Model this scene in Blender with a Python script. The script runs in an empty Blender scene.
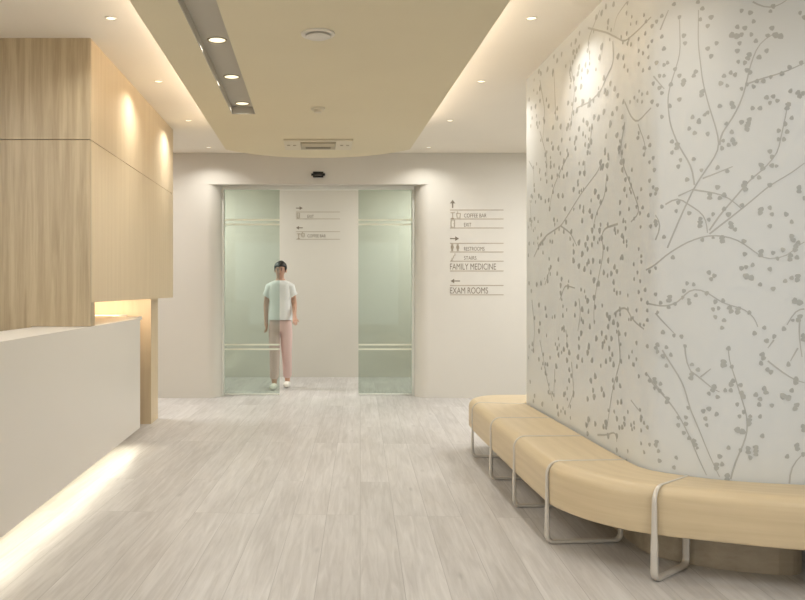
COVE_W, TROUGH_W, SIDE_W, DESK_W, CAB_W, REAR_FILL_W, COR_W, CEIL_FILL_W, EXPO = 35, 16, 4.1, 5.5, 4.5, 115, 44, 56, 0.22
import bpy, bmesh, math, random
from mathutils import Vector, Matrix
random.seed(7)
C = bpy.context.scene.collection
PI = math.pi
H = 1.27            # eye height
ZC = 2.855          # ceiling
ZR = 2.60           # underside of the lowered ceiling raft
YF = 9.32           # front of the far wall
YB = 11.54          # wall of the corridor beyond the doors

# ------------------------------------------------------------------ materials
def mat(name, col, rough=0.5, metal=0.0, emit=None, es=0.0, spec=None, coat=0.0):
    m = bpy.data.materials.new(name); m.use_nodes = True
    b = m.node_tree.nodes['Principled BSDF']
    b.inputs['Base Color'].default_value = (*col, 1)
    b.inputs['Roughness'].default_value = rough
    b.inputs['Metallic'].default_value = metal
    if spec is not None: b.inputs['Specular IOR Level'].default_value = spec
    if coat: b.inputs['Coat Weight'].default_value = coat
    if emit:
        b.inputs['Emission Color'].default_value = (*emit, 1)
        b.inputs['Emission Strength'].default_value = es
    return m
def nd(m, t, **kw):
    n = m.node_tree.nodes.new(t)
    for k, v in kw.items(): setattr(n, k, v)
    return n
def lk(m, a, b): m.node_tree.links.new(a, b)
def plaster(name, col, rough=0.7, var=0.03):
    m = mat(name, col, rough)
    b = m.node_tree.nodes['Principled BSDF']
    tc = nd(m, 'ShaderNodeTexCoord'); no = nd(m, 'ShaderNodeTexNoise')
    no.inputs['Scale'].default_value = 1.7; no.inputs['Detail'].default_value = 4
    lk(m, tc.outputs['Object'], no.inputs['Vector'])
    r = nd(m, 'ShaderNodeValToRGB')
    r.color_ramp.elements[0].color = (*[c*(1-var) for c in col], 1)
    r.color_ramp.elements[1].color = (*[min(1, c*(1+var)) for c in col], 1)
    lk(m, no.outputs['Fac'], r.inputs['Fac']); lk(m, r.outputs['Color'], b.inputs['Base Color'])
    n2 = nd(m, 'ShaderNodeTexNoise'); n2.inputs['Scale'].default_value = 180
    lk(m, tc.outputs['Object'], n2.inputs['Vector'])
    bp = nd(m, 'ShaderNodeBump'); bp.inputs['Strength'].default_value = 0.03; bp.inputs['Distance'].default_value = 0.002
    lk(m, n2.outputs['Fac'], bp.inputs['Height']); lk(m, bp.outputs['Normal'], b.inputs['Normal'])
    return m
def wood(name, light, dark, grain='Z', uv=False, rough=0.42, fine=1.0, k=1.0):
    """oak veneer: long fibres along one axis plus faint cathedral figure"""
    m = mat(name, light, rough)
    b = m.node_tree.nodes['Principled BSDF']
    tc = nd(m, 'ShaderNodeTexCoord'); mp = nd(m, 'ShaderNodeMapping')
    lk(m, tc.outputs['UV' if uv else 'Object'], mp.inputs['Vector'])
    sc = {'X': (1, 22, 22), 'Y': (22, 1, 22), 'Z': (22, 22, 1)}[grain]
    mp.inputs['Scale'].default_value = tuple(v*fine for v in sc)
    n1 = nd(m, 'ShaderNodeTexNoise'); n1.inputs['Scale'].default_value = 2.2; n1.inputs['Detail'].default_value = 9
    n1.inputs['Roughness'].default_value = 0.62; n1.inputs['Distortion'].default_value = 0.5
    lk(m, mp.outputs['Vector'], n1.inputs['Vector'])
    mp2 = nd(m, 'ShaderNodeMapping'); lk(m, tc.outputs['UV' if uv else 'Object'], mp2.inputs['Vector'])
    sc2 = {'X': (.55, 5, 5), 'Y': (5, .55, 5), 'Z': (5, 5, .55)}[grain]
    mp2.inputs['Scale'].default_value = sc2
    w = nd(m, 'ShaderNodeTexWave', wave_type='RINGS', rings_direction=grain)
    w.inputs['Scale'].default_value = 1.1; w.inputs['Distortion'].default_value = 5; w.inputs['Detail'].default_value = 3
    w.inputs['Detail Scale'].default_value = 1.3
    lk(m, mp2.outputs['Vector'], w.inputs['Vector'])
    mx = nd(m, 'ShaderNodeMix', data_type='FLOAT'); mx.inputs[0].default_value = 0.16
    lk(m, n1.outputs['Fac'], mx.inputs[2]); lk(m, w.outputs['Fac'], mx.inputs[3])
    r = nd(m, 'ShaderNodeValToRGB')
    r.color_ramp.elements[0].position = 0.30; r.color_ramp.elements[0].color = (*dark, 1)
    r.color_ramp.elements[1].position = 0.66; r.color_ramp.elements[1].color = (*light, 1)
    lk(m, mx.outputs[0], r.inputs['Fac']); lk(m, r.outputs['Color'], b.inputs['Base Color'])
    bp = nd(m, 'ShaderNodeBump'); bp.inputs['Strength'].default_value = 0.05*k; bp.inputs['Distance'].default_value = 0.002
    lk(m, n1.outputs['Fac'], bp.inputs['Height']); lk(m, bp.outputs['Normal'], b.inputs['Normal'])
    return m
def floor_mat():
    m = mat('whitewashed_oak_planks', (.6, .57, .52), 0.42, spec=0.5)
    b = m.node_tree.nodes['Principled BSDF']
    tc = nd(m, 'ShaderNodeTexCoord'); mp = nd(m, 'ShaderNodeMapping')
    mp.inputs['Rotation'].default_value = (0, 0, math.radians(90 + 3.2))
    mp.inputs['Location'].default_value = (0.3, 0.0028, 0)
    lk(m, tc.outputs['Object'], mp.inputs['Vector'])
    br = nd(m, 'ShaderNodeTexBrick', offset=0.37, offset_frequency=3)
    br.inputs['Scale'].default_value = 1
    br.inputs['Brick Width'].default_value = 2.1; br.inputs['Row Height'].default_value = 0.188
    br.inputs['Mortar Size'].default_value = 0.0016; br.inputs['Mortar Smooth'].default_value = 0.3
    br.inputs['Bias'].default_value = 0
    br.inputs['Color1'].default_value = (0, 0, 0, 1); br.inputs['Color2'].default_value = (1, 1, 1, 1)
    br.inputs['Mortar'].default_value = (.5, .5, .5, 1)
    lk(m, mp.outputs['Vector'], br.inputs['Vector'])
    # every plank shifts the grain pattern
    off = nd(m, 'ShaderNodeVectorMath', operation='MULTIPLY_ADD')
    off.inputs[1].default_value = (7, 13, 5)
    lk(m, br.outputs['Color'], off.inputs[0]); lk(m, mp.outputs['Vector'], off.inputs[2])
    st = nd(m, 'ShaderNodeMapping'); st.inputs['Scale'].default_value = (1.1, 17, 1)
    lk(m, off.outputs[0], st.inputs['Vector'])
    n1 = nd(m, 'ShaderNodeTexNoise'); n1.inputs['Scale'].default_value = 2.0; n1.inputs['Detail'].default_value = 8
    n1.inputs['Roughness'].default_value = 0.6; n1.inputs['Distortion'].default_value = 0.9
    lk(m, st.outputs['Vector'], n1.inputs['Vector'])
    st2 = nd(m, 'ShaderNodeMapping'); st2.inputs['Scale'].default_value = (.8, 3.2, 1)
    lk(m, off.outputs[0], st2.inputs['Vector'])
    n2 = nd(m, 'ShaderNodeTexNoise'); n2.inputs['Scale'].default_value = 1.6; n2.inputs['Detail'].default_value = 4
    lk(m, st2.outputs['Vector'], n2.inputs['Vector'])
    a = nd(m, 'ShaderNodeMath', operation='MULTIPLY_ADD'); a.inputs[1].default_value = 0.55
    lk(m, n1.outputs['Fac'], a.inputs[0])
    a2 = nd(m, 'ShaderNodeMath', operation='MULTIPLY_ADD'); a2.inputs[1].default_value = 0.35
    lk(m, n2.outputs['Fac'], a2.inputs[0])
    a3 = nd(m, 'ShaderNodeMath', operation='MULTIPLY'); a3.inputs[1].default_value = 0.07
    lk(m, br.outputs['Color'], a3.inputs[0]); lk(m, a3.outputs[0], a2.inputs[2]); lk(m, a2.outputs[0], a.inputs[2])
    r = nd(m, 'ShaderNodeValToRGB')
    e = r.color_ramp.elements
    e[0].position = 0.35; e[0].color = (*FLOOR_DARK, 1)
    e[1].position = 0.65; e[1].color = (*FLOOR_LIGHT, 1)
    lk(m, a.outputs[0], r.inputs['Fac'])
    # dark knots, few and small
    kn = nd(m, 'ShaderNodeMapping'); kn.inputs['Scale'].default_value = (1.6, 5.5, 1); lk(m, off.outputs[0], kn.inputs['Vector'])
    vo = nd(m, 'ShaderNodeTexVoronoi'); vo.inputs['Scale'].default_value = 1.0; lk(m, kn.outputs['Vector'], vo.inputs['Vector'])
    kr = nd(m, 'ShaderNodeMapRange'); kr.inputs['From Min'].default_value = 0.02; kr.inputs['From Max'].default_value = 0.10
    kr.inputs['To Min'].default_value = 0.80; kr.inputs['To Max'].default_value = 1.0
    lk(m, vo.outputs['Distance'], kr.inputs['Value'])
    mo = nd(m, 'ShaderNodeMapRange'); mo.inputs['To Min'].default_value = 1.0; mo.inputs['To Max'].default_value = 0.68
    lk(m, br.outputs['Fac'], mo.inputs['Value'])
    mm = nd(m, 'ShaderNodeMath', operation='MULTIPLY'); lk(m, kr.outputs[0], mm.inputs[0]); lk(m, mo.outputs[0], mm.inputs[1])
    vm = nd(m, 'ShaderNodeVectorMath', operation='SCALE'); lk(m, r.outputs['Color'], vm.inputs[0]); lk(m, mm.outputs[0], vm.inputs['Scale'])
    lk(m, vm.outputs[0], b.inputs['Base Color'])
    bp = nd(m, 'ShaderNodeBump'); bp.inputs['Strength'].default_value = 0.12; bp.inputs['Distance'].default_value = 0.002
    lk(m, a.outputs[0], bp.inputs['Height']); lk(m, bp.outputs['Normal'], b.inputs['Normal'])
    return m
def glass_mat(name, tint, refl=0.03):
    m = bpy.data.materials.new(name); m.use_nodes = True
    nt = m.node_tree; nt.nodes.clear()
    o = nt.nodes.new('ShaderNodeOutputMaterial'); t = nt.nodes.new('ShaderNodeBsdfTransparent')
    g = nt.nodes.new('ShaderNodeBsdfGlossy'); x = nt.nodes.new('ShaderNodeMixShader')
    t.inputs['Color'].default_value = (*tint, 1); g.inputs['Roughness'].default_value = 0.03
    g.inputs['Color'].default_value = (.9, 1, .95, 1)
    x.inputs[0].default_value = refl
    nt.links.new(t.outputs[0], x.inputs[1]); nt.links.new(g.outputs[0], x.inputs[2]); nt.links.new(x.outputs[0], o.inputs['Surface'])
    return m

FLOOR_DARK = (.40, .382, .365); FLOOR_LIGHT = (.59, .575, .56)
M = dict(
    wall=plaster('warm_white_wall_paint', (.63, .608, .555)),
    ceil=plaster('cream_ceiling_paint', (.84, .79, .70), .8),
    raft=plaster('beige_raft_paint', (.72, .65, .475), .8),
    trough=plaster('grey_trough_paint', (.50, .47, .405), .6),
    floor=floor_mat(),
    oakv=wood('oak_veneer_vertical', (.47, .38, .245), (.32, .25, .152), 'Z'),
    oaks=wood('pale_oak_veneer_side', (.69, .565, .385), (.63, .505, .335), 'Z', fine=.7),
    oakb=wood('bent_oak_bench', (.61, .50, .33), (.55, .445, .285), 'X', uv=True, rough=.4),
    solid=mat('white_solid_surface', (.74, .71, .66), .28, spec=.5),
    paper=plaster('pearl_wallpaper', (.64, .665, .67), .36, .02),
    leaf=mat('grey_leaf_print', (.42, .435, .425), .5),
    twig=mat('grey_twig_print', (.45, .46, .45), .5),
    steel=mat('satin_steel', (.60, .57, .52), .35, .3),
    alu=mat('anodised_aluminium', (.72, .73, .68), .45, .2),
    white=mat('white_plastic', (.72, .68, .60), .4),
    vent=mat('cream_vent_metal', (.66, .60, .47), .5),
    dark=mat('dark_slot', (.17, .145, .10), .6),
    mid=mat('tan_louvre', (.40, .35, .25), .6),
    black=mat('black_plastic', (.012, .011, .01), .25),
    lens=mat('sensor_window', (.09, .085, .08), .1),
    ink=mat('grey_sign_lettering', (.20, .17, .13), .6),
    line=mat('pale_sign_line', (.40, .345, .27), .6),
    glass=glass_mat('green_tinted_glass', (.80, .85, .815)),
    band=mat('frosted_glass_band', (.70, .72, .60), .5),
    lamp=mat('lamp_lens', (.9, .85, .7), .4, emit=(1, .93, .68), es=.95),
    led=mat('led_strip', (.9, .85, .7), .4, emit=(1, .86, .62), es=5),
    plinth=wood('plinth_veneer', (.42, .36, .27), (.36, .30, .22), 'X', rough=.5),
    seam=mat('panel_joint_shadow_gap', (.20, .12, .07), .8),
    skin=mat('skin', (.56, .33, .24), .5),
    hair=mat('black_hair', (.02, .018, .016), .5),
    top=mat('white_tunic_cotton', (.82, .84, .84), .8),
    pants=mat('pale_pink_trousers', (.72, .53, .50), .8),
    shoe=mat('white_shoe', (.8, .78, .72), .5),
    eye=mat('dark_eye', (.03, .02, .015), .3), lip=mat('lip', (.45, .16, .14), .5),
    ledwhite=mat('white_led_diffuser', (.9, .88, .8), .4, emit=(1, .93, .76), es=5),
)

# ------------------------------------------------------------------ helpers
def link(name, me, m, parent=None):
    o = bpy.data.objects.new(name, me); C.objects.link(o)
    if m is not None: me.materials.append(m)
    if parent: o.parent = parent
    return o
def fin(name, bm, m, parent=None, smooth=False, fix=True):
    if fix: bmesh.ops.recalc_face_normals(bm, faces=bm.faces)
    me = bpy.data.meshes.new(name); bm.to_mesh(me); bm.free()
    if smooth:
        for p in me.polygons: p.use_smooth = True
        try: me.set_sharp_from_angle(angle=math.radians(40))
        except Exception: pass
    return link(name, me, m, parent)
def add_box(bm, x0, x1, y0, y1, z0, z1):
    v = [bm.verts.new(p) for p in ((x0,y0,z0),(x1,y0,z0),(x1,y1,z0),(x0,y1,z0),(x0,y0,z1),(x1,y0,z1),(x1,y1,z1),(x0,y1,z1))]
    for f in ((0,3,2,1),(4,5,6,7),(0,1,5,4),(1,2,6,5),(2,3,7,6),(3,0,4,7)): bm.faces.new([v[i] for i in f])
    return v
def box(name, b, m, parent=None, bev=0.0):
    bm = bmesh.new(); add_box(bm, *b)
    if bev: bmesh.ops.bevel(bm, geom=list(bm.edges), offset=bev, segments=2, affect='EDGES')
    return fin(name, bm, m, parent, smooth=bool(bev))
def add_prism(bm, pts, z0, z1):
    a = [bm.verts.new((x, y, z0)) for x, y in pts]; b = [bm.verts.new((x, y, z1)) for x, y in pts]
    n = len(pts)
    for i in range(n): bm.faces.new((a[i], a[(i+1) % n], b[(i+1) % n], b[i]))
    bm.faces.new(a[::-1]); bm.faces.new(b)
def add_cyl(bm, c, r, z0, z1, n=32, r2=None):
    r2 = r if r2 is None else r2
    a = [bm.verts.new((c[0]+r*math.cos(2*PI*i/n), c[1]+r*math.sin(2*PI*i/n), z0)) for i in range(n)]
    b = [bm.verts.new((c[0]+r2*math.cos(2*PI*i/n), c[1]+r2*math.sin(2*PI*i/n), z1)) for i in range(n)]
    for i in range(n): bm.faces.new((a[i], a[(i+1) % n], b[(i+1) % n], b[i]))
    bm.faces.new(a[::-1]); bm.faces.new(b)
def add_lathe(bm, c, prof, n=40):
    """prof: list of (radius, z); closed with caps when radius 0"""
    rings = []
    for r, z in prof:
        if r == 0: rings.append([bm.verts.new((c[0], c[1], z))])
        else: rings.append([bm.verts.new((c[0]+r*math.cos(2*PI*i/n), c[1]+r*math.sin(2*PI*i/n), z)) for i in range(n)])
    for a, b in zip(rings, rings[1:]):
        for i in range(n):
            j = (i+1) % n
            if len(a) == 1 and len(b) == 1: continue
            if len(a) == 1: bm.faces.new((a[0], b[i], b[j]))
            elif len(b) == 1: bm.faces.new((a[i], a[j], b[0]))
            else: bm.faces.new((a[i], a[j], b[j], b[i]))
def add_tube(bm, pts, r, n=8, closed=False):
    pts = [Vector(p) for p in pts]; N = len(pts); rings = []
    up = Vector((0.3, 0.2, 1)).normalized(); last = None
    for i, p in enumerate(pts):
        if closed: t = pts[(i+1) % N]-pts[i-1]
        else: t = pts[min(i+1, N-1)]-pts[max(i-1, 0)]
        t.normalize()
        if last is None: a = t.cross(up).normalized()
        else: a = (last - t*last.dot(t)).normalized()
        last = a; b = t.cross(a)
        rr = r[i] if isinstance(r, (list, tuple)) else r
        rings.append([bm.verts.new(p+rr*(a*math.cos(2*PI*k/n)+b*math.sin(2*PI*k/n))) for k in range(n)])
    m_ = N if closed else N-1
    for i in range(m_):
        A = rings[i]; B = rings[(i+1) % N]
        for k in range(n): bm.faces.new((A[k], A[(k+1) % n], B[(k+1) % n], B[k]))
    if not closed: bm.faces.new(rings[0][::-1]); bm.faces.new(rings[-1])
def empty(name, loc=(0,0,0), rz=0):
    o = bpy.data.objects.new(name, None); C.objects.link(o); o.location = loc; o.rotation_euler = (0,0,rz)
    o.empty_display_size = .1
    return o
def tag(o, label, cat, group=None):
    o['label'] = label; o['category'] = cat
    if group: o['group'] = group
    return o
def struct(o, label=None):
    o['kind'] = 'structure'
    if label: o['label'] = label
    return o
def area(name, loc, rot, sx, sy, power, col=(1,.9,.75), spread=PI, parent=None):
    L = bpy.data.lights.new(name, 'AREA'); L.shape = 'RECTANGLE'; L.size = sx; L.size_y = sy; L.energy = power; L.color = col; L.spread = spread
    o = bpy.data.objects.new(name, L); C.objects.link(o); o.location = loc; o.rotation_euler = rot
    if parent: o.parent = parent
    return o
def spot(name, loc, power, col=(1,.97,.91), angle=95, blend=.8, size=.04, parent=None, rot=(0,0,0)):
    L = bpy.data.lights.new(name, 'SPOT'); L.energy = power; L.color = col; L.spot_size = math.radians(angle); L.spot_blend = blend; L.shadow_soft_size = size
    o = bpy.data.objects.new(name, L); C.objects.link(o); o.location = loc; o.rotation_euler = rot
    if parent: o.parent = parent
    return o
# ------------------------------------------------------------------ setting
XL, XR, YN = -4.3, 4.6, -4.0
struct(box('floor', (XL, XR, YN, YB+.1, -.1, 0), M['floor']), 'whitewashed oak plank floor running to the glass doors')
struct(box('ceiling', (XL, XR, YN, YB+.1, ZC, ZC+.1), M['ceil']), 'cream painted outer ceiling')
struct(box('wall_left', (XL-.1, XL, YN, YB+.1, 0, ZC), M['wall']))
struct(box('wall_right', (XR, XR+.1, YN, YB+.1, 0, ZC), M['wall']))
struct(box('wall_back', (XL, XR, YB, YB+.1, 0, ZC), M['wall']), 'plain beige wall of the corridor behind the glass doors')
# unseen side behind the camera: wall, its wide window added to let light in
bm = bmesh.new()
add_box(bm, XL, -3.2, YN-.1, YN, 0, ZC); add_box(bm, 3.4, XR, YN-.1, YN, 0, ZC)
add_box(bm, -3.2, 3.4, YN-.1, YN, 0, .25); add_box(bm, -3.2, 3.4, YN-.1, YN, 2.6, ZC)
struct(fin('wall_front', bm, M['wall']))
added_win = box('added_window_1', (-3.2, 3.4, YN-.06, YN-.05, .25, 2.6), glass_mat('added_window_glass', (.97, .98, .97))); struct(added_win)

# far wall with the rounded door opening
OX0, OX1, ZH = -1.116, 1.168, 2.49
def jamb(sign, x_in, r=.155, d=.20):
    pts = []
    for k in range(13):
        a = k/12*PI/2
        pts.append((x_in + sign*r*(1-math.sin(a)), YF + d*(1-math.cos(a))))
    return pts
bm = bmesh.new()
pl = jamb(-1, OX0); pr = jamb(1, OX1)
add_prism(bm, [(XL, YF)] + pl + [(OX0, YF+.44), (XL, YF+.44)], 0, ZH)
add_prism(bm, [(XR, YF), (XR, YF+.44), (OX1, YF+.44)] + pr[::-1], 0, ZH)
add_box(bm, XL, XR, YF, YF+.44, ZH, ZC)
w = fin('wall_far', bm, M['wall'], smooth=True); struct(w, 'warm white far wall with rounded door opening')
# header track and slim side frames
bm = bmesh.new()
add_box(bm, OX0, OX1, YF+.17, YF+.30, ZH-.035, ZH-.0005)
add_box(bm, OX0, OX0+.022, YF+.17, YF+.30, 0.0, ZH-.035)
add_box(bm, OX1-.022, OX1, YF+.17, YF+.30, 0.0, ZH-.035)
struct(fin('trim_1', bm, M['alu']), 'slim aluminium track and side frame of the sliding doors')

# glass sliding doors (two pairs of leaves pushed to the sides)
def glass_door(name, x0, x1, lab):
    d = empty(name, ((x0+x1)/2, YF+.25, 0)); struct(d, lab)
    mid = (x0+x1)/2
    def pb(n, b, m, p=d): 
        o = box(n, (b[0]-mid, b[1]-mid, b[2]-YF-.25, b[3]-YF-.25, b[4], b[5]), m); o.parent = p; return o
    pb('glass_pane', (x0, x1, YF+.245, YF+.255, .006, ZH-.036), M['glass'])
    for z in (2.085, 2.030): pb('frosted_band', (x0, x1, YF+.2435, YF+.2445, z, z+.022), M['band'])
    for z in (.595, .540): pb('frosted_band', (x0, x1, YF+.2435, YF+.2445, z, z+.020), M['band'])
    pb('bottom_rail', (x0, x1, YF+.237, YF+.263, .004, .022), M['alu'])
    return d
glass_door('door_1', OX0+.024, -.436, 'left green-tinted sliding glass door leaf')
glass_door('door_2', .508, OX1-.024, 'right green-tinted sliding glass door leaf')

# ------------------------------------------------------------------ ceiling raft with light trough
RX0, RX1 = -.86, .895
def raft_outline(inset=0.0):
    pts = [(RX0+inset, -3.6+inset), (RX1-inset, -3.6+inset)]
    hw = (RX1-RX0)/2; cx = (RX0+RX1)/2; sag = .50; R = (hw*hw+sag*sag)/(2*sag); cy = 7.62+sag-R
    a1 = math.asin(hw/R)
    n = 36
    for k in range(n+1):
        a = a1 - 2*a1*k/n
        pts.append((cx + (R-inset)*math.sin(a)*(hw-inset)/hw*R/(R-inset), cy+(R-inset)*math.cos(a)))
    return pts
TX0, TX1, TY0, TY1 = -.64, -.46, .6, 6.09
def face_with_hole(bm, outer, hole, z):
    vo = [bm.verts.new((x, y, z)) for x, y in outer]; vh = [bm.verts.new((x, y, z)) for x, y in hole]
    es = [bm.edges.new((vo[i], vo[(i+1) % len(vo)])) for i in range(len(vo))] + [bm.edges.new((vh[i], vh[(i+1) % len(vh)])) for i in range(len(vh))]
    bmesh.ops.triangle_fill(bm, edges=es, use_beauty=True)
    return vo, vh
out = raft_outline(); hole = [(TX0, TY0), (TX1, TY0), (TX1, TY1), (TX0, TY1)]
bm = bmesh.new()
vo, vh = face_with_hole(bm, out, hole, ZR)
vo2, vh2 = face_with_hole(bm, out, hole, ZR+.06)
for a, b in ((vo, vo2), (vh, vh2)):
    for i in range(len(a)): bm.faces.new((a[i], a[(i+1) % len(a)], b[(i+1) % len(a)], b[i]))
raft = fin('ceiling_raft', bm, M['raft']); struct(raft, 'lowered beige ceiling raft with curved far end')
core = [p for p in raft_outline(.24)]
bm = bmesh.new(); add_prism(bm, core, ZR+.0605, ZC); struct(fin('raft_upstand', bm, M['ceil'], raft))
# grey lining of the trough: set into the raft, sides flush with the slot
bm = bmesh.new()
t = .004
add_box(bm, TX0, TX1, TY0, TY1, ZR+.056, ZR+.060)
add_box(bm, TX0, TX0+t, TY0, TY1, ZR+.001, ZR+.056); add_box(bm, TX1-t, TX1, TY0, TY1, ZR+.001, ZR+.056)
add_box(bm, TX0, TX1, TY1-t, TY1, ZR+.001, ZR+.056); add_box(bm, TX0, TX1, TY0, TY0+t, ZR+.001, ZR+.056)
struct(fin('light_trough', bm, M['trough'], raft))
# LED strips lying on the raft edges, lighting the ceiling above
for sx, name in ((-1, 'left'), (1, 'right')):
    x = RX0+.10 if sx < 0 else RX1-.10
    o = box('cove_led_strip', (x-.008, x+.008, -3.3, 7.5, ZR+.0602, ZR+.070), M['led'], raft)
    area('cove_light', (x, 2.3, ZR+.085), (PI, 0, 0), .03, 10.4, COVE_W, (1, .86, .74))

# ------------------------------------------------------------------ downlights
def downlight(name, x, y, z, r, lab, grp, em, ring=.010):
    d = empty(name, (x, y, z)); tag(d, lab, 'ceiling light', grp)
    bm = bmesh.new(); add_lathe(bm, (0, 0), [(r*.82, .0), (r*.84, -.004), (r*.97, -.005), (r, -.001), (r, .0)], 32)
    fin('trim_ring', bm, M['white'] if em > 0 else M['mid'], d, smooth=True)
    bm = bmesh.new(); add_lathe(bm, (0, 0), [(0, -.0025), (r*.7, -.0022), (r*.83, -.0006)], 32)
    fin('lens', bm, M['lamp'], d, smooth=True, fix=False)
    return d
def disk_lamp(name, loc, power, parent=None):
    L = bpy.data.lights.new(name, 'AREA'); L.shape = 'DISK'; L.size = .10; L.energy = power; L.spread = 2.35; L.color = (1, .97, .91)
    o = bpy.data.objects.new(name, L); C.objects.link(o); o.location = loc
    if parent: o.parent = parent
ordn_t = ['nearest the camera', 'middle', 'farthest']
for i, y in enumerate((4.45, 5.22, 5.97)):
    d = downlight('recessed_downlight', -.550, y, ZR+.0558, .056, 'bright round downlight in the grey ceiling trough, '+('nearest of the three' if i == 0 else 'middle one of the three' if i == 1 else 'farthest, at the trough end'), 'downlights in the ceiling trough', 0)
    spot('downlight_lamp', (0, 0, -.012), TROUGH_W, angle=150, blend=.6, size=.04, parent=d)
places = ['first, nearest the camera', 'second from the camera', 'third from the camera', 'fourth, close to the far wall']
for side, x in (('left', -1.2), ('right', 1.26)):
    for i, y in enumerate((4.68, 6.10, 7.52, 8.94)):
        lab = f"small ceiling downlight {'above the wooden cabinet side' if side == 'left' else 'beside the wallpapered wall side'}, {places[i]}"
        d = downlight('ceiling_downlight', x, y, ZC, .032, lab, 'small downlights on the '+side+' of the ceiling', 1)
        disk_lamp('ceiling_lamp', (0, 0, -.012), SIDE_W if i < 2 else SIDE_W*(1.2 if i == 2 else 1.0), d)
    for y in (1.84, 3.26): disk_lamp('ceiling_lamp', (x, y, ZC-.012), SIDE_W*.8)

# ------------------------------------------------------------------ ceiling devices
d = empty('ceiling_speaker', (.010, 4.16, ZR)); tag(d, 'large round white ceiling fitting with a stepped disc, nearest on the beige raft', 'ceiling speaker')
bm = bmesh.new(); add_lathe(bm, (0, 0), [(.088, 0), (.088, -.008), (.083, -.012), (.070, -.012), (.066, -.010), (0, -.010)]); fin('base_ring', bm, M['white'], d, True)
bm = bmesh.new(); add_lathe(bm, (0, 0), [(.050, -.009), (.050, -.013), (.062, -.015), (.064, -.020), (.056, -.024), (0, -.026)]); fin('disc', bm, M['white'], d, True)
d = empty('smoke_detector', (.015, 5.88, ZR)); tag(d, 'small round white smoke detector between the large disc and the ceiling vent', 'smoke detector')
bm = bmesh.new(); add_lathe(bm, (0, 0), [(.052, 0), (.052, -.010), (.046, -.014), (0, -.014)]); fin('base_ring', bm, M['vent'], d, True)
bm = bmesh.new(); add_lathe(bm, (0, 0), [(.034, -.013), (.034, -.026), (.026, -.034), (0, -.036)]); fin('sensor_dome', bm, M['vent'], d, True)
d = empty('ceiling_vent', (.020, 7.33, ZR)); tag(d, 'cream rectangular ceiling vent with dark central slot near the curved raft end', 'ceiling vent')
bm = bmesh.new(); add_box(bm, -.31, .31, -.24, .24, -.016, 0); bmesh.ops.bevel(bm, geom=list(bm.edges), offset=.004, segments=2, affect='EDGES'); fin('frame', bm, M['vent'], d, True)
bm = bmesh.new(); add_box(bm, -.16, .16, -.17, .15, -.026, -.015); fin('louvre_panel', bm, M['mid'], d)
box('air_slot', (-.115, .115, .01, .10, -.030, -.0255), M['dark'], d)
for k in range(5): box('louvre_blade', (-.15, .15, -.15+.030*k, -.138+.030*k, -.032, -.0255), M['vent'], d)
for x in (-.27, -.215, .215, .27):
    bm = bmesh.new(); add_cyl(bm, (x, -.02), .014, -.021, -.0155, 20); fin('nozzle', bm, M['mid'], d)
d = empty('motion_sensor', (.025, YF, 2.600)); tag(d, 'small black motion sensor above the sliding glass doors', 'motion sensor')
bm = bmesh.new(); add_box(bm, -.08, .08, -.045, 0, -.034, .034); bmesh.ops.bevel(bm, geom=list(bm.edges), offset=.020, segments=4, affect='EDGES'); fin('housing', bm, M['black'], d, True)
bm = bmesh.new(); add_box(bm, -.045, .045, -.049, -.044, -.022, -.004); bmesh.ops.bevel(bm, geom=list(bm.edges), offset=.002, segments=1, affect='EDGES'); fin('sensor_window', bm, M['lens'], d)

# ------------------------------------------------------------------ feature wall (rounded block) with printed wallpaper
WP = [(1.592,6.05),(1.572,4.25),(1.568,4.0),(1.573,3.88),(1.60,3.79),(1.645,3.74),(1.73,3.67),(1.842,3.60),(2.0,3.55),(2.144,3.517),(2.5,3.47),(3.0,3.44),(4.4,3.44)]
def chaikin(p, it=3):
    for _ in range(it):
        q = [p[0]]
        for a, b in zip(p, p[1:]):
            q += [(a[0]*.75+b[0]*.25, a[1]*.75+b[1]*.25), (a[0]*.25+b[0]*.75, a[1]*.25+b[1]*.75)]
        p = q + [p[-1]]
    return p
WS = [WP[0], (1.574, 4.4)] + chaikin(WP[1:], 3)
cum = [0]
for a, b in zip(WS, WS[1:]): cum.append(cum[-1]+math.dist(a, b))
WPcum = [0]
for a, b in zip(WP, WP[1:]): WPcum.append(WPcum[-1]+math.dist(a, b))
def wall_pt(s, off=.0):
    s = max(0.001, min(cum[-1]-.001, s))
    for i in range(len(cum)-1):
        if cum[i+1] >= s: break
    t = (s-cum[i])/(cum[i+1]-cum[i]); a, b = WS[i], WS[i+1]
    dx, dy = (b[0]-a[0]), (b[1]-a[1]); L = math.hypot(dx, dy)
    return a[0]+dx*t+dy/L*off, a[1]+dy*t-dx/L*off     # outward = right-hand side of travel
foot = WS + [(XR, 3.44), (XR, 6.05)]
bm = bmesh.new()
add_prism(bm, foot, .30, ZC)
for f in bm.faces: f.material_index = 0
def wquad(bm, ps, off, mi):
    vs = []
    for s, z in ps:
        x, y = wall_pt(s, off); vs.append(bm.verts.new((x, y, z)))
    f = bm.faces.new(vs); f.material_index = mi
def leaf(bm, s, z, r, k=1.0, ang=0.0):
    r *= 1+.42*max(0, min(1, (2.15-s)/.5))     # the print grows towards the long side
    n = 9; ps = []
    for i in range(n):
        a = 2*PI*i/n; rr = r*(1+.14*math.sin(3*a+s*50))
        u, v = rr*math.cos(a)*k, rr*math.sin(a)
        ps.append((s+u*math.cos(ang)-v*math.sin(ang), z+u*math.sin(ang)+v*math.cos(ang)))
    z_ok = all(.32 < p[1] < ZC-.01 for p in ps)
    if z_ok and s > .01: wquad(bm, ps, .0015+.0012*((s*7919.3+z*3571.7) % 1), 1)
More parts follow.
